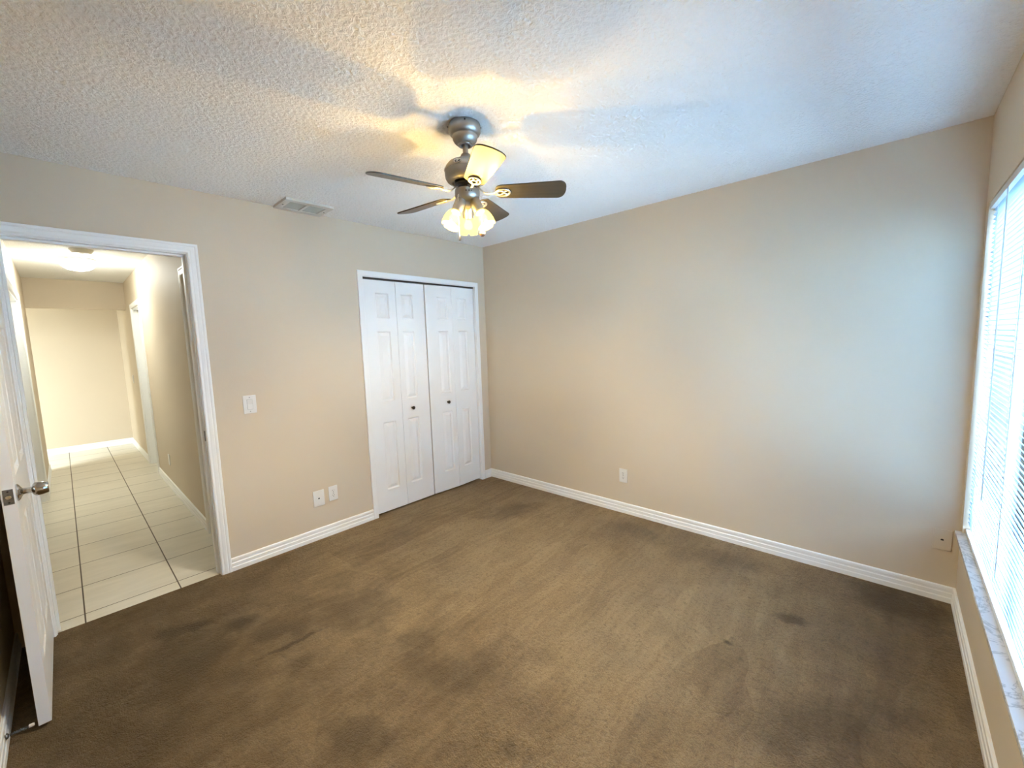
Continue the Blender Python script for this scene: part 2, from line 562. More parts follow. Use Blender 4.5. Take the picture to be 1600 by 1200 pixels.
# ------------------------------------------------------------------ the room shell
T = 0.12
floor = MB()
floor.box(-0.022, W+0.1, FY-0.1, 0.1, -0.06, 0.0)
floor.box(-0.75, -0.022, -1.45, 0.1, -0.06, 0.0)
structure(floor.build('floor', 'carpet', smooth=False), 'brown cut pile bedroom carpet with brush marks, dark stains and painted shade', 'carpet')
def textured_ceiling():
    """A slab whose underside carries the sprayed texture as real relief."""
    x0, x1, y0, y1, step = 0.0, W, FY, 0.0, 0.0062
    nx, ny = int((x1-x0)/step)+1, int((y1-y0)/step)+1
    rng = np.random.default_rng(5)
    fx = np.fft.fftfreq(nx, (x1-x0)/(nx-1))[:, None]
    fy = np.fft.fftfreq(ny, (y1-y0)/(ny-1))[None, :]
    fr = np.sqrt(fx*fx+fy*fy)
    band = np.exp(-((fr-50.0)/26.0)**2)             # lumps of one to three centimetres
    h = np.real(np.fft.ifft2(np.fft.fft2(rng.standard_normal((nx, ny)))*band))
    h /= h.std()
    h = np.clip(h, -0.5, 1.7)+0.5                   # flat ground with lumps standing off it
    z = H - 0.0019*h
    z[0, :] = z[-1, :] = H
    z[:, 0] = z[:, -1] = H
    xs, ys = np.linspace(x0, x1, nx), np.linspace(y0, y1, ny)
    X, Y = np.meshgrid(xs, ys, indexing='ij')
    co = np.stack([X, Y, z], -1).reshape(-1, 3).astype(np.float32)
    i = np.arange(nx*ny).reshape(nx, ny)
    q = np.stack([i[:-1, :-1], i[:-1, 1:], i[1:, 1:], i[1:, :-1]], -1).reshape(-1, 4)
    me = bpy.data.meshes.new('ceiling')
    base = len(co)
    tx0, tx1, ty0, ty1 = -0.13, W+0.2, FY-0.12, 0.12    # the slab above
    box = np.array([(tx0, ty0, H+.001), (tx1, ty0, H+.001), (tx1, ty1, H+.001), (tx0, ty1, H+.001), (tx0, ty0, H+.08), (tx1, ty0, H+.08), (tx1, ty1, H+.08), (tx0, ty1, H+.08)], np.float32)
    bq = np.array([(0, 3, 2, 1), (4, 5, 6, 7), (0, 1, 5, 4), (1, 2, 6, 5), (2, 3, 7, 6), (3, 0, 4, 7)])+base
    co = np.concatenate([co, box])
    q = np.concatenate([q, bq])
    me.vertices.add(len(co))
    me.vertices.foreach_set('co', co.ravel())
    me.loops.add(q.size)
    me.loops.foreach_set('vertex_index', q.ravel().astype(np.int32))
    me.polygons.add(len(q))
    me.polygons.foreach_set('loop_start', np.arange(0, q.size, 4, dtype=np.int32))
    me.update(calc_edges=True)
    me.polygons.foreach_set('use_smooth', np.r_[np.ones(len(q)-6, bool), np.zeros(6, bool)])
    me.materials.append(M['ceiling'])
    me.validate()
    o = bpy.data.objects.new('ceiling', me)
    C.objects.link(o)
    return structure(o, 'white sprayed texture ceiling of the bedroom', 'ceiling')
textured_ceiling()
wall_x('wall_left', -T, 0.0, FY-0.12, 0.12, 0, H,
       [(DY0-0.018, DY1+0.018, -1, DZ+0.018), (CY0-0.016, CY1+0.016, -1, CZ+0.016)],
       'beige wall holding the hall doorway and the white closet')
wall_y('wall_back', 0.0, T, 0.0, W+0.2, 0, H, [], 'large bare beige wall between closet corner and window')
wall_y('wall_front', FY-T, FY, 0.0, W+0.2, 0, H, [], 'beige wall behind the open white bedroom door')
wall_x('wall_right', W, W+0.20, FY, 0.0, 0, H, [(WY0, WY1, WZ0, WZ1)], 'beige wall around the blind covered window')

# closet interior
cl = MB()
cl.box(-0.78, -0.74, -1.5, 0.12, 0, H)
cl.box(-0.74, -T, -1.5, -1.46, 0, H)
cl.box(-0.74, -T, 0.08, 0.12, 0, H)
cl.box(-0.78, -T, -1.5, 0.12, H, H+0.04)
structure(cl.build('wall_closet', 'closedshade', smooth=False), 'closet inside walls, painted dark for the shade behind the bifold doors', 'wall')

# hall
structure(MB().box(ENDX, -0.022, -7.0, -2.2, -0.06, -0.001).build('floor_hall', 'tile', smooth=False),
          'cream square tile floor of the hall with dark grout lines', 'tile floor')
structure(MB().box(ENDX, -T, -7.0, -2.2, H, H+0.06).build('ceiling_hall', 'ceiling', smooth=False),
          'textured white ceiling of the hall', 'ceiling')
HD = (-4.05, -3.35)      # far door in the hall's right wall
ND = (-0.80, -0.13)      # near doorway in the hall's right wall
LD = (-3.11, -1.72)      # doorway in the hall's left wall
wall_y('wall_hall_right', HR, HR+0.13, ENDX, -T, 0, H, [(HD[0], HD[1], -1, 2.035), (ND[0], ND[1], -1, 2.035)],
       'beige right hand wall of the hall with two doorways')
wall_y('wall_hall_left', HL-0.12, HL, -4.75, -T, 0, H, [(LD[0], LD[1], -1, 2.02)],
       'beige left hand wall of the hall')
wall_y('wall_light_block', -2.21, -2.13, ENDX, -T, 0, H, [], 'added unseen wall blocking daylight behind the hall doors', mat='closedshade')  # added to stop sky light leaking past the hall doors
wall_x('wall_hall_end', ENDX-0.1, ENDX, -7.0, -2.2, 0, H, [], 'bright cream wall closing the far end of the hall')
structure(MB().box(HEADX-0.12, HEADX, HL-0.02, HR+0.02, 2.075, H).build('wall_header', 'wall', smooth=False),
          'beige dropped header across the hall ceiling', 'wall')
wall_x('wall_living_side', -1.60, -1.50, -7.0, HL-0.12, 0, H, [], 'wall of the living area round the hall corner')
wall_y('wall_living_front', -7.1, -7.0, ENDX, -1.50, 0, H, [], 'wall of the living area facing the hall')

# baseboards: profile (out from the wall, height)
BP = [(0, 0), (0.0145, 0), (0.0145, 0.026), (0.0115, 0.031), (0.0115, 0.052), (0.0085, 0.056), (0.0085, 0.066), (0.011, 0.069), (0.010, 0.082), (0.006, 0.086), (0, 0.087)]
def baseboard(name, p0, p1, nrm, label, m0=0.0, m1=0.0, mat='white'):
    """p0 to p1 along the wall; nrm points into the room; m0/m1 mitre the ends (1 = inside corner)."""
    p0, p1, nv = Vector((*p0, 0)), Vector((*p1, 0)), Vector((*nrm, 0))
    d = (p1-p0).normalized()
    r0 = [tuple(p0 + nv*t + d*t*m0 + Vector((0, 0, z))) for t, z in BP]
    r1 = [tuple(p1 + nv*t - d*t*m1 + Vector((0, 0, z))) for t, z in BP]
    return structure(MB().sweep([r0, r1]).build(name, mat, angle=20), label, 'baseboard')

CASO = 0.047     # closet casing width
baseboard('baseboard_back', (0, 0), (W, 0), (0, -1), 'white ridged baseboard along the large bare wall', 1, 1)
baseboard('baseboard_right', (W, 0), (W, FY), (-1, 0), 'white baseboard below the window', 1, 1)
baseboard('baseboard_left', (0, DY1+0.0605), (0, CY0-CASO), (1, 0), 'white ridged baseboard between the hall door and the closet', 0, 0)
baseboard('baseboard_corner', (0, CY1+CASO+.006), (0, 0), (1, 0), 'short white baseboard between closet casing and room corner', 0, 1)
baseboard('baseboard_front', (0.0, FY), (W, FY), (0, 1), 'white baseboard behind the open bedroom door', 0, 1)
baseboard('baseboard_hall_right', (HD[1]+.06, HR), (ND[0]-.06, HR), (0, -1), 'white baseboard along the right side of the hall')
baseboard('baseboard_hall_corner', (HEADX-0.02, HR), (HD[0]-.06, HR), (0, -1), 'short white baseboard past the far hall door')
baseboard('baseboard_living', (ENDX, HR), (HEADX-.02, HR), (0, -1), 'white baseboard beyond the hall header', 1, 0)
baseboard('baseboard_hall_end', (ENDX, -7.0), (ENDX, HR), (1, 0), 'white baseboard under the bright end wall', 0, 1)
baseboard('baseboard_hall_left', (-4.75, HL), (LD[0]-.06, HL), (0, 1), 'white baseboard along the left side of the hall')
baseboard('baseboard_living_side', (-1.60, -7.0), (-1.60, HL-.12), (-1, 0), 'white baseboard on the living area wall')

# door casings
CAS = [(0.004, 0), (0.004, 0.010), (0.010, 0.014), (0.020, 0.0125), (0.026, 0.015), (0.038, 0.016), (0.043, 0.0135), (0.050, 0.017), (0.058, 0.017), (0.0605, 0.014), (0.0605, 0)]
FLATC = [(0.003, 0), (0.003, 0.012), (0.006, 0.014), (CASO-.004, 0.014), (CASO, 0.011), (CASO, 0)]
def casing_mb(mb, axis, plane, out, a0, a1, ztop, prof, zbot=0.0):
    """U-shaped casing round an opening a0..a1 in the plane; axis 'x' = wall normal along x, 'y' = along y."""
    def P(a, z, t):
        return (plane+out*t, a, z) if axis == 'x' else (a, plane+out*t, z)
    rows = [[P(a0-u, zbot, t) for u, t in prof], [P(a0-u, ztop+u, t) for u, t in prof],
            [P(a1+u, ztop+u, t) for u, t in prof], [P(a1+u, zbot, t) for u, t in prof]]
    return mb.sweep(rows)

t1 = casing_mb(MB(), 'x', 0.0, 1, DY0, DY1, DZ, CAS)
trim1 = structure(t1.build('trim_1', 'white', angle=20), 'white moulded casing and jamb of the hall doorway', 'door frame')
casing_mb(MB(), 'x', -T, -1, DY0, DY1, DZ, CAS).build('hall_casing', 'white', trim1, angle=20)
jm = MB()
jm.box(-T, 0.0, DY1, DY1+0.018, 0, DZ+0.018)
jm.box(-T, 0.0, DY0-0.018, DY0, 0, DZ+0.018)
jm.box(-T, 0.0, DY0, DY1, DZ, DZ+0.018)
jm.box(-0.075, -0.038, DY1-0.011, DY1, 0, DZ, 0.002)
jm.box(-0.075, -0.038, DY0, DY0+0.011, 0, DZ, 0.002)
jm.box(-0.075, -0.038, DY0, DY1, DZ-0.011, DZ, 0.002)
jm.build('jamb', 'white', trim1, smooth=False)
st = MB().box(-0.034, -0.004, DY1-0.0015, DY1+0.001, 0.895, 0.960, 0.0004)
sp = st.build('strike_plate', 'latch', trim1)
sp['label'] = 'dark metal strike plate'

t2 = casing_mb(MB(), 'x', 0.0, 1, CY0, CY1, CZ, FLATC)
trim2 = structure(t2.build('trim_2', 'white', angle=20), 'flat white casing around the closet doors', 'door frame')
j2 = MB()
j2.box(-T, 0.0, CY0-0.016, CY0, 0, CZ+0.016)
j2.box(-T, 0.0, CY1, CY1+0.016, 0, CZ+0.016)
j2.box(-T, 0.0, CY0, CY1, CZ, CZ+0.016)
j2.build('jamb', 'white', trim2, smooth=False)
tk = MB()
tk.box(-0.075, -0.006, CY0+0.002, CY1-0.002, CZ-0.012, CZ)  # track widened in black to paint shade into the top gap
k2_ = tk.build('bifold_track_shade', 'black', trim2, smooth=False)
k2_['label'] = 'overhead track of the bifold doors, black and widened as painted gap shade'
tb = MB()
for yy in (CY0+0.012, (CY0+CY1)/2-0.03, (CY0+CY1)/2+0.03, CY1-0.012):
    tb.lathe([(0.004, 0), (0.004, 0.016)], 10, Matrix.Translation((-0.046, yy, CZ-0.020)))
tb.build('pivot_pin', 'chrome', trim2)

# hall doorways
def hall_door_frame(name, a, plane, inward, ztop, label):
    o = structure(casing_mb(MB(), 'y', plane, inward, a[0], a[1], ztop, CAS).build(name, 'white', angle=20), label, 'door frame')
    mb = MB()
    y0, y1 = sorted((plane, plane-inward*0.13))
    mb.box(a[0], a[0]+0.016, y0, y1, 0, ztop)
    mb.box(a[1]-0.016, a[1], y0, y1, 0, ztop)
    mb.box(a[0]+0.016, a[1]-0.016, y0, y1, ztop-0.016, ztop)
    mb.build('jamb', 'white', o, smooth=False)
    return o
hall_door_frame('trim_3', HD, HR, -1, 2.035, 'white casing of the far door in the hall right wall')
hall_door_frame('trim_4', ND, HR, -1, 2.035, 'white casing of the near door just outside the bedroom')
hall_door_frame('trim_5', LD, HL, 1, 2.02, 'white casing of the door in the hall left wall')

# ------------------------------------------------------------------ raised panel doors
PZ = [(0.208, 0.802), (0.984, 1.580), (1.690, 1.900)]
def panel_leaf(w, h, t, cols, rows, zoff=0.0, back=True):
    """A moulded leaf: x 0..w, y 0..t (front at y=0), z 0..h; raised panels at cols x rows on both faces."""
    mb = MB()
    xs = sorted({0, w, *[v for c in cols for v in c]})
    zs = sorted({0, h, *[v+zoff for r in rows for v in r]})
    rows2 = [(a+zoff, b+zoff) for a, b in rows]
    ins = [(0, 0), (0.008, 0.0115), (0.013, 0.0120), (0.036, 0.0014), (0.038, 0.0004)]
    for y, s in ((0, 1), (t, -1)):
        for i in range(len(xs)-1):
            for j in range(len(zs)-1):
                x0, x1, z0, z1 = xs[i], xs[i+1], zs[j], zs[j+1]
                ispanel = any(abs(c[0]-x0) < 1e-6 for c in cols) and any(abs(r[0]-z0) < 1e-6 for r in rows2)
                if not ispanel or (y == t and not back):
                    mb.faces([(x0, y, z0), (x1, y, z0), (x1, y, z1), (x0, y, z1)], [(0, 1, 2, 3)])
                    continue
                vs, fs = [], []
                for k, (a, d) in enumerate(ins):
                    vs += [(x0+a, y+s*d, z0+a), (x1-a, y+s*d, z0+a), (x1-a, y+s*d, z1-a), (x0+a, y+s*d, z1-a)]
                for k in range(len(ins)-1):
                    for e in range(4):
                        e2 = (e+1) % 4
                        fs.append((4*k+e, 4*k+e2, 4*k+4+e2, 4*k+4+e))
                k = 4*(len(ins)-1)
                fs.append((k, k+1, k+2, k+3))
                mb.faces(vs, fs)
    for a, b2 in zip(xs[:-1], xs[1:]):
        mb.faces([(a, 0, 0), (b2, 0, 0), (b2, t, 0), (a, t, 0)], [(0, 1, 2, 3)])
        mb.faces([(a, 0, h), (b2, 0, h), (b2, t, h), (a, t, h)], [(0, 1, 2, 3)])
    for a, b2 in zip(zs[:-1], zs[1:]):
        mb.faces([(0, 0, a), (0, t, a), (0, t, b2), (0, 0, b2)], [(0, 1, 2, 3)])
        mb.faces([(w, 0, a), (w, t, a), (w, t, b2), (w, 0, b2)], [(0, 1, 2, 3)])
    bmesh.ops.remove_doubles(mb.bm, verts=list(mb.bm.verts), dist=1e-5)
    return mb

# bedroom door, swung fully open along the front wall: free edge towards the camera
LY = -3.235
leaf = panel_leaf(0.760, 2.012, 0.035, [(0.115, 0.330), (0.430, 0.645)], PZ)
# local y=0 is the face towards the room: mirror so the thickness goes to -y
bmesh.ops.transform(leaf.bm, matrix=Matrix.Scale(-1, 4, (0, 1, 0)), verts=list(leaf.bm.verts))
door1 = structure(leaf.build('door_1', 'doorwhite', angle=12, loc=(0.012, LY, 0.018)),
                  'white six panel bedroom door standing wide open at the left', 'door')
KX, KZ = 0.700, 0.926
def knob_set(parent, sgn, y):
    rot = Matrix.Translation((KX, y, KZ)) @ Matrix.Rotation(-sgn*pi/2, 4, 'X')
    kb = MB().lathe([(0.0, 0), (0.033, 0.0), (0.033, 0.003), (0.028, 0.008), (0.017, 0.013), (0.0125, 0.016), (0.0115, 0.034), (0.0125, 0.038),
                     (0.021, 0.042), (0.0262, 0.047), (0.0268, 0.054), (0.0255, 0.066), (0.0225, 0.080), (0.020, 0.083), (0.006, 0.0815), (0, 0.081)], 36, rot, cap=False)
    o = kb.build('door_knob', 'chrome', parent, angle=40)
    o['label'] = 'chrome door knob'
knob_set(door1, 1, 0.0)
knob_set(door1, -1, -0.035)
lp = MB().box(0.7595, 0.7612, -0.0305, -0.0045, KZ-0.029, KZ+0.029, 0.0006).build('latch_plate', 'latch', door1)
lp['label'] = 'grey metal latch plate'
lb = MB()
lb.lathe([(0.0, 0), (0.0085, 0), (0.0085, 0.004), (0.007, 0.0065), (0, 0.007)], 20, Matrix.Translation((0.761, -0.0175, KZ)) @ Matrix.Rotation(pi/2, 4, 'Y'), cap=False)
lb.build('latch_bolt', 'chrome', lp)
ls = MB()
for dz in (-0.021, 0.021):
    ls.lathe([(0.0032, 0), (0.0030, 0.0012)], 12, Matrix.Translation((0.7608, -0.0175, KZ+dz)) @ Matrix.Rotation(pi/2, 4, 'Y'))
ls.build('screw', 'black', lp)
for hz in (0.22, 1.00, 1.80):
    hg = MB().lathe([(0.006, 0), (0.006, 0.089)], 12, Matrix.Translation((-0.002, -0.041, hz-0.045)))
    hg.build('hinge', 'nickel', door1)

# closet bifold doors
LW = (CY1-CY0-0.010)/4 - 0.0015
def bifold(name, y_hinge, direction, fold, knob_panel, label, zoff, group):
    """Two hinged leaves; fold = how far (m) the middle joint stands into the room."""
    root = empty(name, (0, 0, 0))
    structure(root, label, 'closet door')
    ang = math.asin(fold/LW)
    th = 0.028
    x_face = -0.012
    for k in range(2):
        if k == 0:
            cols = [(0.105, 0.228)] if direction > 0 else [(LW-0.228, LW-0.105)]
        else:
            cols = [(0.050, 0.170)] if direction > 0 else [(LW-0.170, LW-0.050)]
        mb = panel_leaf(LW-0.0035, 1.985, th, cols, PZ, zoff=-0.020)
        # local x along the wall (+y), local y into the closet (-x)
        a = ang if k == 0 else -ang
        base = Matrix(((0, -1, 0, 0), (1, 0, 0, 0), (0, 0, 1, 0), (0, 0, 0, 1)))
        if direction > 0:
            start = Vector((x_face, y_hinge, 0.020)) if k == 0 else Vector((x_face+fold, y_hinge+LW*math.cos(ang), 0.020))
            rotm = Matrix.Rotation(-a, 4, 'Z')
        else:
            start = Vector((x_face+fold, y_hinge-LW*math.cos(ang), 0.020)) if k == 0 else Vector((x_face, y_hinge-2*LW*math.cos(ang), 0.020))
            rotm = Matrix.Rotation(a, 4, 'Z')
        mm = Matrix.Translation(start) @ rotm @ base
        bmesh.ops.transform(mb.bm, matrix=mm, verts=list(mb.bm.verts))
        o = mb.build('door_leaf', 'doorwhite', root, angle=12)
        if k == 1:
            kx = 0.102 if direction > 0 else LW-0.102
            kb = MB().lathe([(0.0, 0), (0.0085, 0), (0.0085, 0.004), (0.006, 0.008), (0.006, 0.013), (0.012, 0.017), (0.0155, 0.022), (0.0155, 0.027), (0.012, 0.031), (0, 0.033)],
                            24, mm @ Matrix.Translation((kx, 0, 0.893-0.020)) @ Matrix.Rotation(pi/2, 4, 'X'), cap=False)
            ko = kb.build('door_knob', 'black', o, angle=50)
            ko['label'] = 'small black round knob'
    return root
bifold('door_2', CY0+0.004, 1, 0.004, 1, 'left pair of white raised panel bifold closet doors', 0, None)
bifold('door_3', CY1-0.004, -1, 0.016, 1, 'right pair of white raised panel bifold closet doors beside the corner', 0, None)

# closed doors in the hall side walls
def slab(name, a, y_face, toward, ztop, label):
    w = a[1]-a[0]-0.040
    mb = panel_leaf(w, ztop-0.030, 0.035, [(0.11, w/2-0.05), (w/2+0.05, w-0.11)], PZ)
    if toward > 0:
        bmesh.ops.transform(mb.bm, matrix=Matrix.Scale(-1, 4, (0, 1, 0)), verts=list(mb.bm.verts))
    return structure(mb.build(name, 'doorwhite', angle=12, loc=(a[0]+0.020, y_face, 0.010)), label, 'door')
slab('door_4', HD, HR+0.088, -1, 2.035, 'white closed door at the far right of the hall')
slab('door_5', ND, HR+0.090, -1, 2.035, 'white closed door in the dark recess just outside the bedroom')
slab('door_6', LD, HL-0.085, 1, 2.02, 'white closed door in the left side of the hall')

# ------------------------------------------------------------------ window
fx0, fx1 = W+0.115, W+0.165
def make_window(name, y0, y1, glass, label):
    win = structure(empty(name, (W+0.14, (y0+y1)/2, WZ0)), label, 'window')
    def wpart(mb, pname, mat, **kw):
        bmesh.ops.translate(mb.bm, vec=-Vector(win.location), verts=list(mb.bm.verts))
        return mb.build(pname, mat, win, **kw)
    fr = MB()
    fr.box(fx0, fx1, y0, y0+0.04, WZ0+0.01, WZ1, 0.003)
    fr.box(fx0, fx1, y1-0.04, y1, WZ0+0.01, WZ1, 0.003)
    fr.box(fx0, fx1, y0+0.04, y1-0.04, WZ1-0.04, WZ1, 0.003)
    fr.box(fx0, fx1, y0+0.04, y1-0.04, WZ0+0.01, WZ0+0.06, 0.003)
    ym = (y0+y1)/2
    fr.box(fx0, fx1, ym-0.03, ym+0.03, WZ0+0.06, WZ1-0.04, 0.003)
    wpart(fr, 'window_frame', 'alu')
    for a0, a1 in ((y0+0.04, ym-0.03), (ym+0.03, y1-0.04)):
        wpart(MB().box(fx0+0.022, fx0+0.026, a0, a1, WZ0+0.06, WZ1-0.04), 'window_pane', glass, smooth=False)
    sl = MB().box(W-0.024, fx0+0.01, y0-0.02, y1+0.020, WZ0-0.002, WZ0+0.018, 0.004)
    so = wpart(sl, 'window_sill', 'marble')
    so['label'] = 'white veined marble window sill'
    return win
make_window('window_1', WY0, WY1, 'glass', 'wide window behind the white mini blind, veined marble sill below')

# white mini blind
BX = W+0.024
blind = tag(empty('window_blind', (BX, (WY0+WY1)/2, WZ1)), 'white horizontal mini blind hanging in the window, slats nearly closed', 'window blind')
def bpart(mb, name, mat, parent=None, **kw):
    bmesh.ops.translate(mb.bm, vec=-Vector(blind.location), verts=list(mb.bm.verts))
    return mb.build(name, mat, parent or blind, **kw)
BY0, BY1 = WY0+0.004, WY1-0.004
hr = MB().box(BX-0.020, BX+0.020, BY0, BY1, WZ1-0.030, WZ1-0.001, 0.003)
bpart(hr, 'headrail', 'railplastic')
RZ = WZ0+0.034
rl = MB().box(BX-0.015, BX+0.015, BY0, BY1, RZ-0.012, RZ+0.012, 0.005)
bpart(rl, 'bottom_rail', 'railplastic')
PITCHS, SW, TILT = 0.0212, 0.0255, math.radians(48)
top = WZ1-0.048
nsl = int((top-(RZ+0.03))/PITCHS)
sm = MB()
rnd = random.Random(3)
for i in range(nsl+1):
    z = top-i*PITCHS
    low = max(0, i-(nsl-9))                     # the last slats hang slack
    tl_ = TILT + rnd.uniform(-.04, .04)
    NS = 12
    rows = []
    for s in range(NS+1):
        f = s/NS
        y = BY0+0.004+(BY1-BY0-0.008)*f
        zz = z - low*0.0011*math.sin(pi*((f*4) % 1.0)) + rnd.uniform(-.0003, .0003)
        ring = []
        for k in range(5):
            u = (k/4-0.5)*SW
            c = 0.0022*(1-(2*k/4-1)**2)         # crown of the slat
            # inner edge high, outer edge low; crown towards the sky side
            dx = u*math.cos(tl_) + c*math.sin(tl_)
            dz = -u*math.sin(tl_) + c*math.cos(tl_)
            ring.append((BX+dx, y, zz+dz))
        rows.append(ring)
    vs = [p for r in rows for p in r]
    fs = []
    for a in range(NS):
        for k in range(4):
            fs.append((a*5+k, a*5+k+1, (a+1)*5+k+1, (a+1)*5+k))
    sm.faces(vs, fs)
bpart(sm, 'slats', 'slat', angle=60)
for yy in (WY1-0.16, WY1-0.74, WY1-1.38, WY1-1.78):
    lc = MB()
    for dx in (-0.0135, 0.0135):
        lc.tube([(BX+dx, yy, WZ1-0.03), (BX+dx, yy, RZ+0.01)], 0.0007, 5)
    bpart(lc, 'ladder_cord', 'cord')
wd = MB().tube([(BX-0.019, WY1-0.42, WZ1-0.03), (BX-0.019, WY1-0.42, 0.72)], 0.0028, 8)
bpart(wd, 'tilt_wand', 'cord')
pc = MB()
for dy in (0, 0.010):
    pc.tube([(BX-0.018, WY1-0.80-dy, WZ1-0.03), (BX-0.018, WY1-0.803-dy, 1.2), (BX-0.018, WY1-0.80-dy, 0.56-dy)], 0.0010, 6)
bpart(pc, 'lift_cord', 'cord')

# outside
structure(MB().box(W+0.2, W+30, -20, 16, -0.30, -0.12).build('ground', 'ground', smooth=False), 'pale concrete ground outside the window', 'ground')
fe = MB()
for k in range(60):
    y = -7+k*0.2
    fe.box(W+4.0, W+4.02, y, y+0.19, -0.12, 1.55+0.01*math.sin(k*2.3))
tag(fe.build('board_fence', 'fence', smooth=False), 'bluish board fence outside, glimpsed between the blind slats', 'fence')

# ------------------------------------------------------------------ ceiling fan
FX, FYc = 1.715, -1.740
fan = tag(empty('ceiling_fan', (FX, FYc, H)), 'brushed nickel five blade ceiling fan with three lit lamps', 'ceiling fan')
def fpart(mb, name, mat, parent=None, **kw):
    return mb.build(name, mat, parent or fan, **kw)
# z below is relative to the ceiling
cn = MB().lathe([(0.0, -0.001), (0.066, -0.001), (0.070, -0.004), (0.0725, -0.012), (0.0730, -0.024), (0.0715, -0.036), (0.0665, -0.046), (0.060, -0.0515), (0.0565, -0.053), (0.0560, -0.0545),
                 (0.0560, -0.060), (0.0545, -0.068), (0.049, -0.078), (0.041, -0.086), (0.035, -0.089), (0.0335, -0.0895), (0.0335, -0.0925), (0.031, -0.095), (0.024, -0.0955), (0.022, -0.090), (0.019, -0.080)], 48, cap=False)
can = fpart(cn, 'canopy', 'nickel', angle=50)
for a in (70, 160, 250, 340):
    an = math.radians(a-110)
    cs = MB().lathe([(0.004, 0), (0.0035, 0.004)], 10, Matrix.Translation((0.0715*math.cos(an), 0.0715*math.sin(an), -0.015)) @ Matrix.Rotation(an, 4, 'Z') @ Matrix.Rotation(pi/2, 4, 'Y'))
    fpart(cs, 'canopy_screw', 'black', can)
fpart(MB().lathe([(0.0125, -0.075), (0.0125, -0.150)], 24), 'downrod', 'nickel')
mh = MB().lathe([(0.0, -0.128), (0.0135, -0.128), (0.020, -0.131), (0.024, -0.140), (0.028, -0.152), (0.0285, -0.156), (0.040, -0.158), (0.062, -0.163), (0.080, -0.172), (0.092, -0.186),
                 (0.097, -0.202), (0.0972, -0.2065), (0.0962, -0.2075), (0.0975, -0.2085), (0.0975, -0.222), (0.095, -0.236), (0.088, -0.248), (0.078, -0.255), (0.068, -0.257), (0.064, -0.254), (0.062, -0.245), (0.0, -0.243)], 56, cap=False)
mot = fpart(mh, 'motor_housing', 'nickel', angle=45)
for k in range(5):
    an = math.radians(-65+72*k)
    # oval vent with a scroll, set into the shoulder
    nrm = Vector((math.cos(an)*0.90, math.sin(an)*0.90, 0.43)).normalized()
    side = Vector((-math.sin(an), math.cos(an), 0))
    up = nrm.cross(side)*-1
    pos = Vector((math.cos(an)*0.0945, math.sin(an)*0.0945, -0.1925))
    fm = Matrix((side, -up, nrm)).transposed().to_4x4()
    fm.translation = pos
    el = [(0.0155*math.cos(t*pi/10), 0.0105*math.sin(t*pi/10)) for t in range(20)]
    vo = fpart(MB().prism(el, -0.005, 0.0008, fm), 'vent_recess', 'black', mot)
    sc_ = MB()
    sc_.tube([(x*1.0, y*1.0, 0.001) for x, y in el], 0.0016, 6, fm, closed=True)
    sc_.tube([(0.009*math.cos(t*0.5)*(1-t/22), 0.006*math.sin(t*0.5)*(1-t/22), 0.001) for t in range(20)], 0.0012, 6, fm)
    fpart(sc_, 'vent_scroll', 'palenickel', mot)
fpart(MB().lathe([(0.0, -0.244), (0.055, -0.244), (0.055, -0.262), (0.048, -0.268), (0.046, -0.292), (0.0, -0.293)], 40, cap=False), 'flywheel', 'iron', angle=40)
sh = MB().lathe([(0.0, -0.284), (0.050, -0.284), (0.0555, -0.287), (0.0565, -0.293), (0.0565, -0.312), (0.054, -0.322), (0.046, -0.332), (0.034, -0.339), (0.026, -0.342), (0.0245, -0.350), (0.021, -0.360), (0.012, -0.365), (0, -0.366)], 48, cap=False)
swh = fpart(sh, 'switch_housing', 'nickel', angle=45)
ss = MB()
ca = math.radians(-41)
for da, w_ in ((-0.10, 0.005), (0.13, 0.006), (0.30, 0.004)):
    an = ca+da
    ss.box(-0.001, 0.002, -w_/2, w_/2, -0.0025, 0.0025, 0, Matrix.Translation((0.0562*math.cos(an), 0.0562*math.sin(an), -0.305)) @ Matrix.Rotation(an, 4, 'Z'))
fpart(ss, 'switch_slot', 'black', swh)

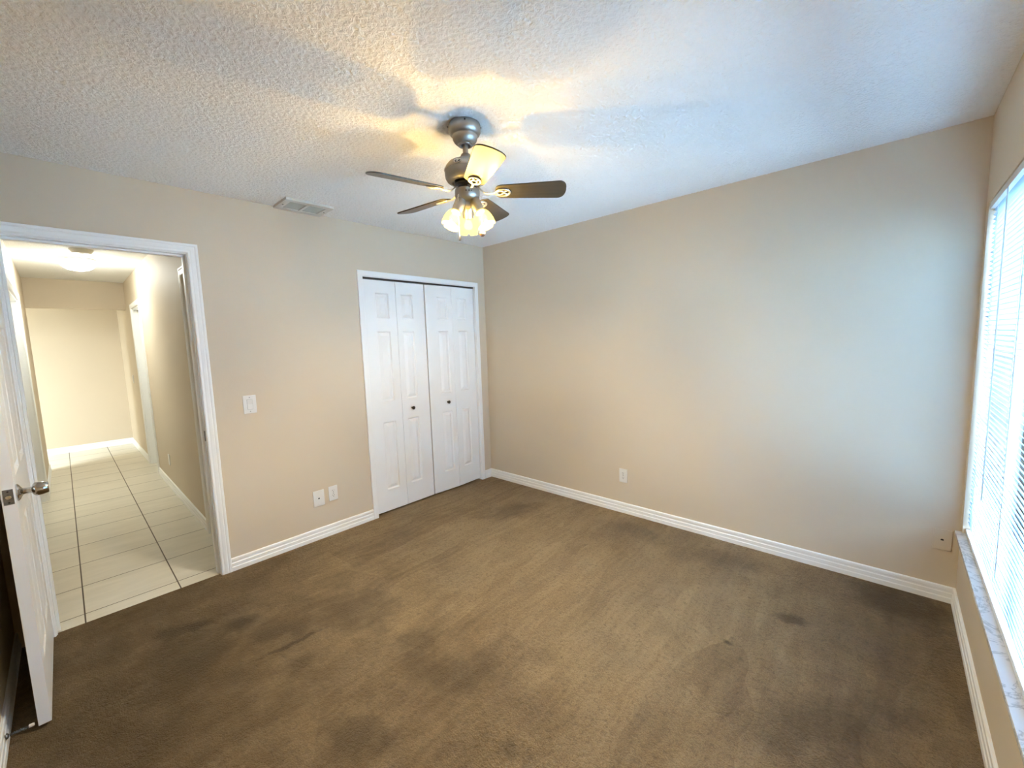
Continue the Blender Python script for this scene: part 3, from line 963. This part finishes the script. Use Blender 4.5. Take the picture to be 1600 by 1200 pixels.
# blades
BA0, BR0, BR1, BZ = 42.0, 0.128, 0.452, -0.297
def blade_outline():
    pts = []
    w0, w1 = 0.046, 0.061
    for t in range(13):       # tip, rounded
        a = -pi/2 + pi*t/12
        pts.append((BR1-0.034+0.034*math.cos(a), w1*math.copysign(abs(math.sin(a))**0.75, math.sin(a))))
    for t in range(13):       # root
        a = pi/2 + pi*t/12
        pts.append((BR0+0.026+0.026*math.cos(a), w0*math.copysign(abs(math.sin(a))**0.8, math.sin(a))))
    return pts
BT = math.radians(-15)
for k in range(5):
    an = math.radians(BA0+72*k)
    bl = MB().prism(blade_outline(), -0.0028, 0.0028, Matrix.Rotation(BT, 4, 'X'))
    bmesh.ops.bevel(bl.bm, geom=[e for e in bl.bm.edges if abs(e.verts[0].co.x-e.verts[1].co.x)+abs(e.verts[0].co.y-e.verts[1].co.y) > 1e-5 and len(e.link_faces) == 2], offset=0.0012, segments=1, affect='EDGES')
    bo = bl.build('blade', 'blade', fan, angle=30)
    bo.location = (0, 0, BZ)
    bo.rotation_euler = (0, 0, an)
    br = MB()
    tilt = Matrix.Rotation(BT, 4, 'X')
    br.tube([(0.046, 0, 0.018), (0.062, 0, 0.012), (0.080, 0, -0.004), (0.100, 0, -0.010), (0.122, 0, -0.0085), (0.132, 0, -0.0075)], [0.0085, 0.0070, 0.0060, 0.0058, 0.0062, 0.0070], 8, flat=0.55)
    ov = [(0.162+0.033*math.cos(t*pi/14), 0.0245*math.sin(t*pi/14), -0.0068) for t in range(28)]
    br.tube(ov, 0.0048, 8, tilt, closed=True, flat=0.7)
    ov2 = [(0.150+0.0165*math.cos(t*pi/10), 0.0125*math.sin(t*pi/10), -0.0068) for t in range(20)]
    br.tube(ov2, 0.0038, 8, tilt, closed=True, flat=0.7)
    for sy in (-1, 1):
        br.tube([(0.166, 0.004*sy, -0.0068), (0.178, 0.010*sy, -0.0068), (0.186, 0.0165*sy, -0.0068)], 0.0034, 8, tilt, flat=0.7)
    bi = br.build('blade_iron', 'palenickel', bo, angle=45)
    bi['label'] = 'pale metal blade bracket with oval loop'

# lamps
LAMPS = (138.5, 18.5, -101.5)
LT = math.radians(26)
for a in LAMPS:
    an = math.radians(a)
    # local -z runs down the lamp axis
    dz_ = 0.007
    mm = Matrix.Translation((0.031*math.cos(an), 0.031*math.sin(an), -0.330)) @ Matrix.Rotation(an, 4, 'Z') @ Matrix.Rotation(-LT, 4, 'Y')
    ar = MB().lathe([(0.0, 0.006), (0.017, 0.004), (0.0225, -0.006), (0.0245, -0.014), (0.0245, -0.068), (0.0235, -0.073), (0.019, -0.074), (0.0, -0.074)], 32, mm, cap=False)
    lo = fpart(ar, 'lamp_holder', 'nickel', angle=40)
    # bell shade with small notches in the rim
    prof = [(0.0255, -0.060), (0.0275, -0.063), (0.0330, -0.070), (0.0385, -0.081), (0.0425, -0.095), (0.0445, -0.110), (0.0450, -0.124), (0.0445, -0.134)]
    SEG = 48
    vs, fs = [], []
    for lay, dr in ((0, 0.0), (1, -0.0022)):
        for i, (r, z) in enumerate(prof):
            for s in range(SEG):
                q = 2*pi*s/SEG
                petal = abs(math.cos(1.5*q))               # three notches
                f = i/(len(prof)-1)
                rr = (r+dr)*(1+0.010*f*(petal-0.5))
                zz = z - dz_ + 0.012*f*f*math.exp(-(petal/0.16)**2)
                vs.append((rr*math.cos(q), rr*math.sin(q), zz))
    n = len(prof)
    for lay in (0, 1):
        o0 = lay*n*SEG
        for i in range(n-1):
            for s in range(SEG):
                s2 = (s+1) % SEG
                fs.append((o0+i*SEG+s, o0+i*SEG+s2, o0+(i+1)*SEG+s2, o0+(i+1)*SEG+s))
    for i in (0, n-1):
        for s in range(SEG):
            s2 = (s+1) % SEG
            fs.append((i*SEG+s, i*SEG+s2, n*SEG+i*SEG+s2, n*SEG+i*SEG+s))
    sd = fpart(MB().faces(vs, fs, mm), 'lamp_shade', 'shade', lo, angle=50)
    sd['label'] = 'glowing frosted bell shaped glass shade'
    bb = MB().lathe([(r_, z_-dz_) for r_, z_ in [(0.0, -0.069), (0.012, -0.070), (0.013, -0.076), (0.018, -0.085), (0.0205, -0.094), (0.0195, -0.103), (0.014, -0.111), (0.007, -0.1135), (0, -0.114)]], 24, mm, cap=False)
    fpart(bb, 'bulb', 'bulb', lo, angle=60)
    pl = bpy.data.lights.new('fan_bulb_light', 'POINT')
    pl.energy = 17.0
    pl.color = (1.0, 0.88, 0.65)
    pl.shadow_soft_size = 0.010
    po = bpy.data.objects.new('fan_bulb_light', pl)
    po.location = Vector((FX, FYc, H)) + (mm @ Vector((0, 0, -0.108)))
    C.objects.link(po)
# pull chains
R_ = Vector((0.737, 0.675, 0))
for lat, fw, z1, kind in ((-0.036, 0.046, -0.497, 'tip'), (0.060, 0.010, -0.470, 'ball')):
    d_ = R_*lat + Vector((0.675, -0.737, 0))*fw
    x, y = d_.x, d_.y
    ch = MB()
    e = d_.normalized()
    ch.tube([(e.x*0.054, e.y*0.054, -0.316), (x*1.02, y*1.02, -0.320), (x*1.04, y*1.04, -0.332), (x*1.04, y*1.04, z1)], 0.0014, 6)
    for q in range(26):
        zq = -0.334+(z1+0.334)*q/25
        ch.lathe([(0.0, -0.0019), (0.0019, 0), (0.0, 0.0019)], 6, Matrix.Translation((x*1.04, y*1.04, zq)), cap=False)
    co = fpart(ch, 'pull_chain', 'chain')
    fb = MB()
    if kind == 'tip':
        fb.lathe([(0.0, 0), (0.002, 0), (0.003, -0.004), (0.0048, -0.016), (0.005, -0.022), (0.0, -0.023)], 16, Matrix.Translation((x*1.04, y*1.04, z1)), cap=False)
        fpart(fb, 'chain_fob', 'black', co)
    else:
        fb.lathe([(0.0135*math.sin(t*pi/10), -0.0135+0.0135*math.cos(t*pi/10)) for t in range(11)], 20, Matrix.Translation((x*1.04, y*1.04, z1)), cap=False)
        fpart(fb, 'chain_fob', 'wood_fob', co, angle=80)

# ------------------------------------------------------------------ ceiling vent
VX0, VX1, VY0, VY1 = 0.012, 0.252, -1.985, -1.672
vent = tag(empty('ceiling_vent', ((VX0+VX1)/2, (VY0+VY1)/2, H)), 'off white two section air vent in the ceiling above the left wall', 'air vent')
def vpart(mb, name, mat, **kw):
    bmesh.ops.translate(mb.bm, vec=-Vector(vent.location), verts=list(mb.bm.verts))
    return mb.build(name, mat, vent, **kw)
vf = MB()
z0, z1 = H-0.017, H+0.002
bw = 0.040
vf.box(VX0, VX0+bw, VY0, VY1, z0, z1, 0.002)
vf.box(VX1-bw, VX1, VY0, VY1, z0, z1, 0.002)
vf.box(VX0+bw-.002, VX1-bw+.002, VY0, VY0+bw, z0, z1, 0.002)
vf.box(VX0+bw-.002, VX1-bw+.002, VY1-bw, VY1, z0, z1, 0.002)
vm_ = (VY0+VY1)/2
vf.box(VX0+bw-.002, VX1-bw+.002, vm_-0.009, vm_+0.009, z0+0.0005, z1, 0.001)
vpart(vf, 'vent_frame', 'ventwhite')
vpart(MB().box(VX0+bw-.004, VX1-bw+.004, VY0+bw-.004, VY1-bw+.004, H-0.0045, H-0.0035), 'duct_back', 'slot', smooth=False)
vl = MB()
for k in range(9):
    x = VX0+bw+0.010+k*(VX1-VX0-2*bw-0.018)/8
    vl.box(-0.008, 0.008, VY0+bw+.001, VY1-bw-.001, -0.0006, 0.0006, 0, Matrix.Translation((x, 0, H-0.0085)) @ Matrix.Rotation(math.radians(-20), 4, 'Y'))
vpart(vl, 'louvres', 'ventslat', smooth=False)
for y in (VY0+0.020, VY1-0.020):
    vs_ = MB().lathe([(0.005, 0), (0.004, -0.003)], 12, Matrix.Translation(((VX0+VX1)/2, y, z0)))
    vpart(vs_, 'vent_screw', 'latch')

# ------------------------------------------------------------------ wall plates
def plate_basis(wall):
    """Local x to the right as seen from the room, local y up, local z out of the wall."""
    if wall == 'left':
        return Matrix(((0, 0, 1, 0), (1, 0, 0, 0), (0, 1, 0, 0), (0, 0, 0, 1)))
    if wall == 'back':
        return Matrix(((1, 0, 0, 0), (0, 0, -1, 0), (0, 1, 0, 0), (0, 0, 0, 1)))
def plate(name, wall, pos, w, h, label, cat, group=None, mat='plate'):
    root = empty(name, pos)
    tag(root, label, cat, group)
    B = plate_basis(wall)
    pl = MB().box(-w/2, w/2, -h/2, h/2, 0.0, 0.0062, 0.0028, B)
    pl.build('cover_plate', mat, root)
    return root, B
def screws(root, B, pts, mat='latch'):
    for x, y in pts:
        MB().lathe([(0.0032, 0.0055), (0.003, 0.0070)], 12, B @ Matrix.Translation((x, y, 0))).build('screw', mat, root)
def duplex(name, wall, pos, w, h, label):
    root, B = plate(name, wall, pos, w, h, label, 'wall outlet', 'duplex power outlets')
    for dy in (0.0195, -0.0195):
        rc = [(0.0172*math.cos(t*pi/12), 0.0172*math.sin(t*pi/12)) for t in range(24)]
        rc = [(x, max(-0.0135, min(0.0135, y))+dy) for x, y in rc]
        o = MB().prism(rc, 0.005, 0.0078, B).build('receptacle', 'plate', root)
        s = MB()
        s.box(-0.0075, -0.0050, dy+0.0005, dy+0.0085, 0.0076, 0.0081, 0, B)
        s.box(0.0050, 0.0072, dy+0.0015, dy+0.0080, 0.0076, 0.0081, 0, B)
        s.lathe([(0.0027, 0.0076), (0.0027, 0.0081)], 12, B @ Matrix.Translation((0, dy-0.0062, 0)))
        s.build('slot', 'slot', o, smooth=False)
    screws(root, B, [(0, 0)])
    return root
def jack(name, wall, pos, w, h, label, mat='plate'):
    root, B = plate(name, wall, pos, w, h, label, 'jack plate', mat=mat)
    s = MB().prism([(-0.006, -0.0045), (0.006, -0.0045), (0.006, 0.002), (0.003, 0.005), (-0.003, 0.005), (-0.006, 0.002)], 0.005, 0.0066, B)
    s.build('jack_opening', 'black', root, smooth=False)
    screws(root, B, [(0, 0.042), (0, -0.042)], mat)
    return root
jack('jack_plate', 'left', (0, -1.842, 0.318), 0.082, 0.122, 'white jack plate with one dark hole, left of the outlet beside the closet')
duplex('wall_outlet', 'left', (0, -1.731, 0.327), 0.069, 0.113, 'white duplex outlet on the closet wall, right of the jack plate')
duplex('wall_outlet', 'back', (1.577, 0, 0.319), 0.071, 0.115, 'white duplex outlet low on the large bare wall')
jack('jack_plate', 'back', (3.421, 0, 0.338), 0.071, 0.112, 'painted jack plate on the bare wall beside the window', mat='wall')
sw, B = plate('light_switch', 'left', (0, -2.238, 1.097), 0.078, 0.122, 'white rocker light switch right of the hall doorway', 'light switch')
MB().box(-0.0172, 0.0172, -0.0345, 0.0345, 0.0055, 0.0064, 0.0002, B).build('switch_recess', 'ventslat', sw)
rk = MB()
rk.faces([(-0.0155, -0.032, 0.006), (0.0155, -0.032, 0.006), (0.0155, 0, 0.0078), (-0.0155, 0, 0.0078), (0.0155, 0.032, 0.0112), (-0.0155, 0.032, 0.0112),
          (-0.0155, -0.032, 0.0098), (0.0155, -0.032, 0.0098), (0.0155, 0.032, 0.006), (-0.0155, 0.032, 0.006)],
         [(6, 7, 2, 3), (3, 2, 4, 5), (0, 1, 7, 6), (5, 4, 8, 9), (0, 6, 3, 9), (3, 5, 9), (1, 8, 2, 7), (2, 8, 4)], B)
rk.build('rocker', 'plate', sw, smooth=False)
screws(sw, B, [(0, 0.047), (0, -0.047)])

# hall plates: they face -y like the back wall's
jk, B = plate('wall_outlet', 'back', (-2.48, HR, 0.322), 0.071, 0.116, 'small pale outlet cover low on the right wall of the hall', 'wall outlet', mat='plate')
screws(jk, B, [(0, 0)])
hs, B = plate('light_switch', 'back', (-4.86, HR, 1.10), 0.070, 0.115, 'small white switch at the far right end of the hall', 'light switch')
MB().box(-0.0155, 0.0155, -0.032, 0.032, 0.006, 0.009, 0.001, B).build('rocker', 'plate', hs)

# ------------------------------------------------------------------ hall ceiling lamp, smoke detector
hl = tag(empty('ceiling_lamp', (-2.98, -2.855, H)), 'lit white dome lamp on the hall ceiling', 'ceiling lamp')
MB().lathe([(0.0, 0), (0.135, 0), (0.142, -0.006), (0.142, -0.020), (0.135, -0.024), (0.0, -0.024)], 48, cap=False).build('lamp_base', 'plate', hl, angle=30)
MB().lathe([(0.132, -0.022), (0.133, -0.036), (0.125, -0.062), (0.106, -0.086), (0.075, -0.104), (0.038, -0.113), (0.0, -0.115)], 48, cap=False).build('lamp_dome', 'dome', hl, angle=60)
sdv = tag(empty('smoke_detector', (-2.40, -2.84, H)), 'small round detector on the hall ceiling in front of the dome lamp', 'smoke detector')
MB().lathe([(0.0, 0), (0.082, 0), (0.082, -0.010), (0.076, -0.016), (0.066, -0.034), (0.058, -0.040), (0.0, -0.041)], 40, cap=False).build('detector_body', 'almond', sdv, angle=30)
MB().lathe([(0.0, -0.040), (0.018, -0.040), (0.016, -0.044), (0.0, -0.045)], 20, cap=False).build('test_button', 'plate', sdv)

# ------------------------------------------------------------------ door stop on the front wall's baseboard
ds = tag(empty('door_stop', (0.80, FY+0.0135, 0.052)), 'spring door stop with white rubber tip behind the open door', 'door stop')
MB().lathe([(0.0, 0), (0.011, 0), (0.010, 0.004), (0.006, 0.007), (0, 0.007)], 16, Matrix.Rotation(-pi/2, 4, 'X'), cap=False).build('stop_base', 'latch', ds)
spv = [(0.0048*math.cos(t*0.9), 0.006+t*0.052/90, 0.0048*math.sin(t*0.9)) for t in range(91)]
MB().tube(spv, 0.0009, 5).build('spring', 'latch', ds)
MB().lathe([(0.0, 0.056), (0.0062, 0.056), (0.0065, 0.066), (0.0052, 0.070), (0, 0.0705)], 16, Matrix.Rotation(-pi/2, 4, 'X'), cap=False).build('rubber_tip', 'rubber', ds)
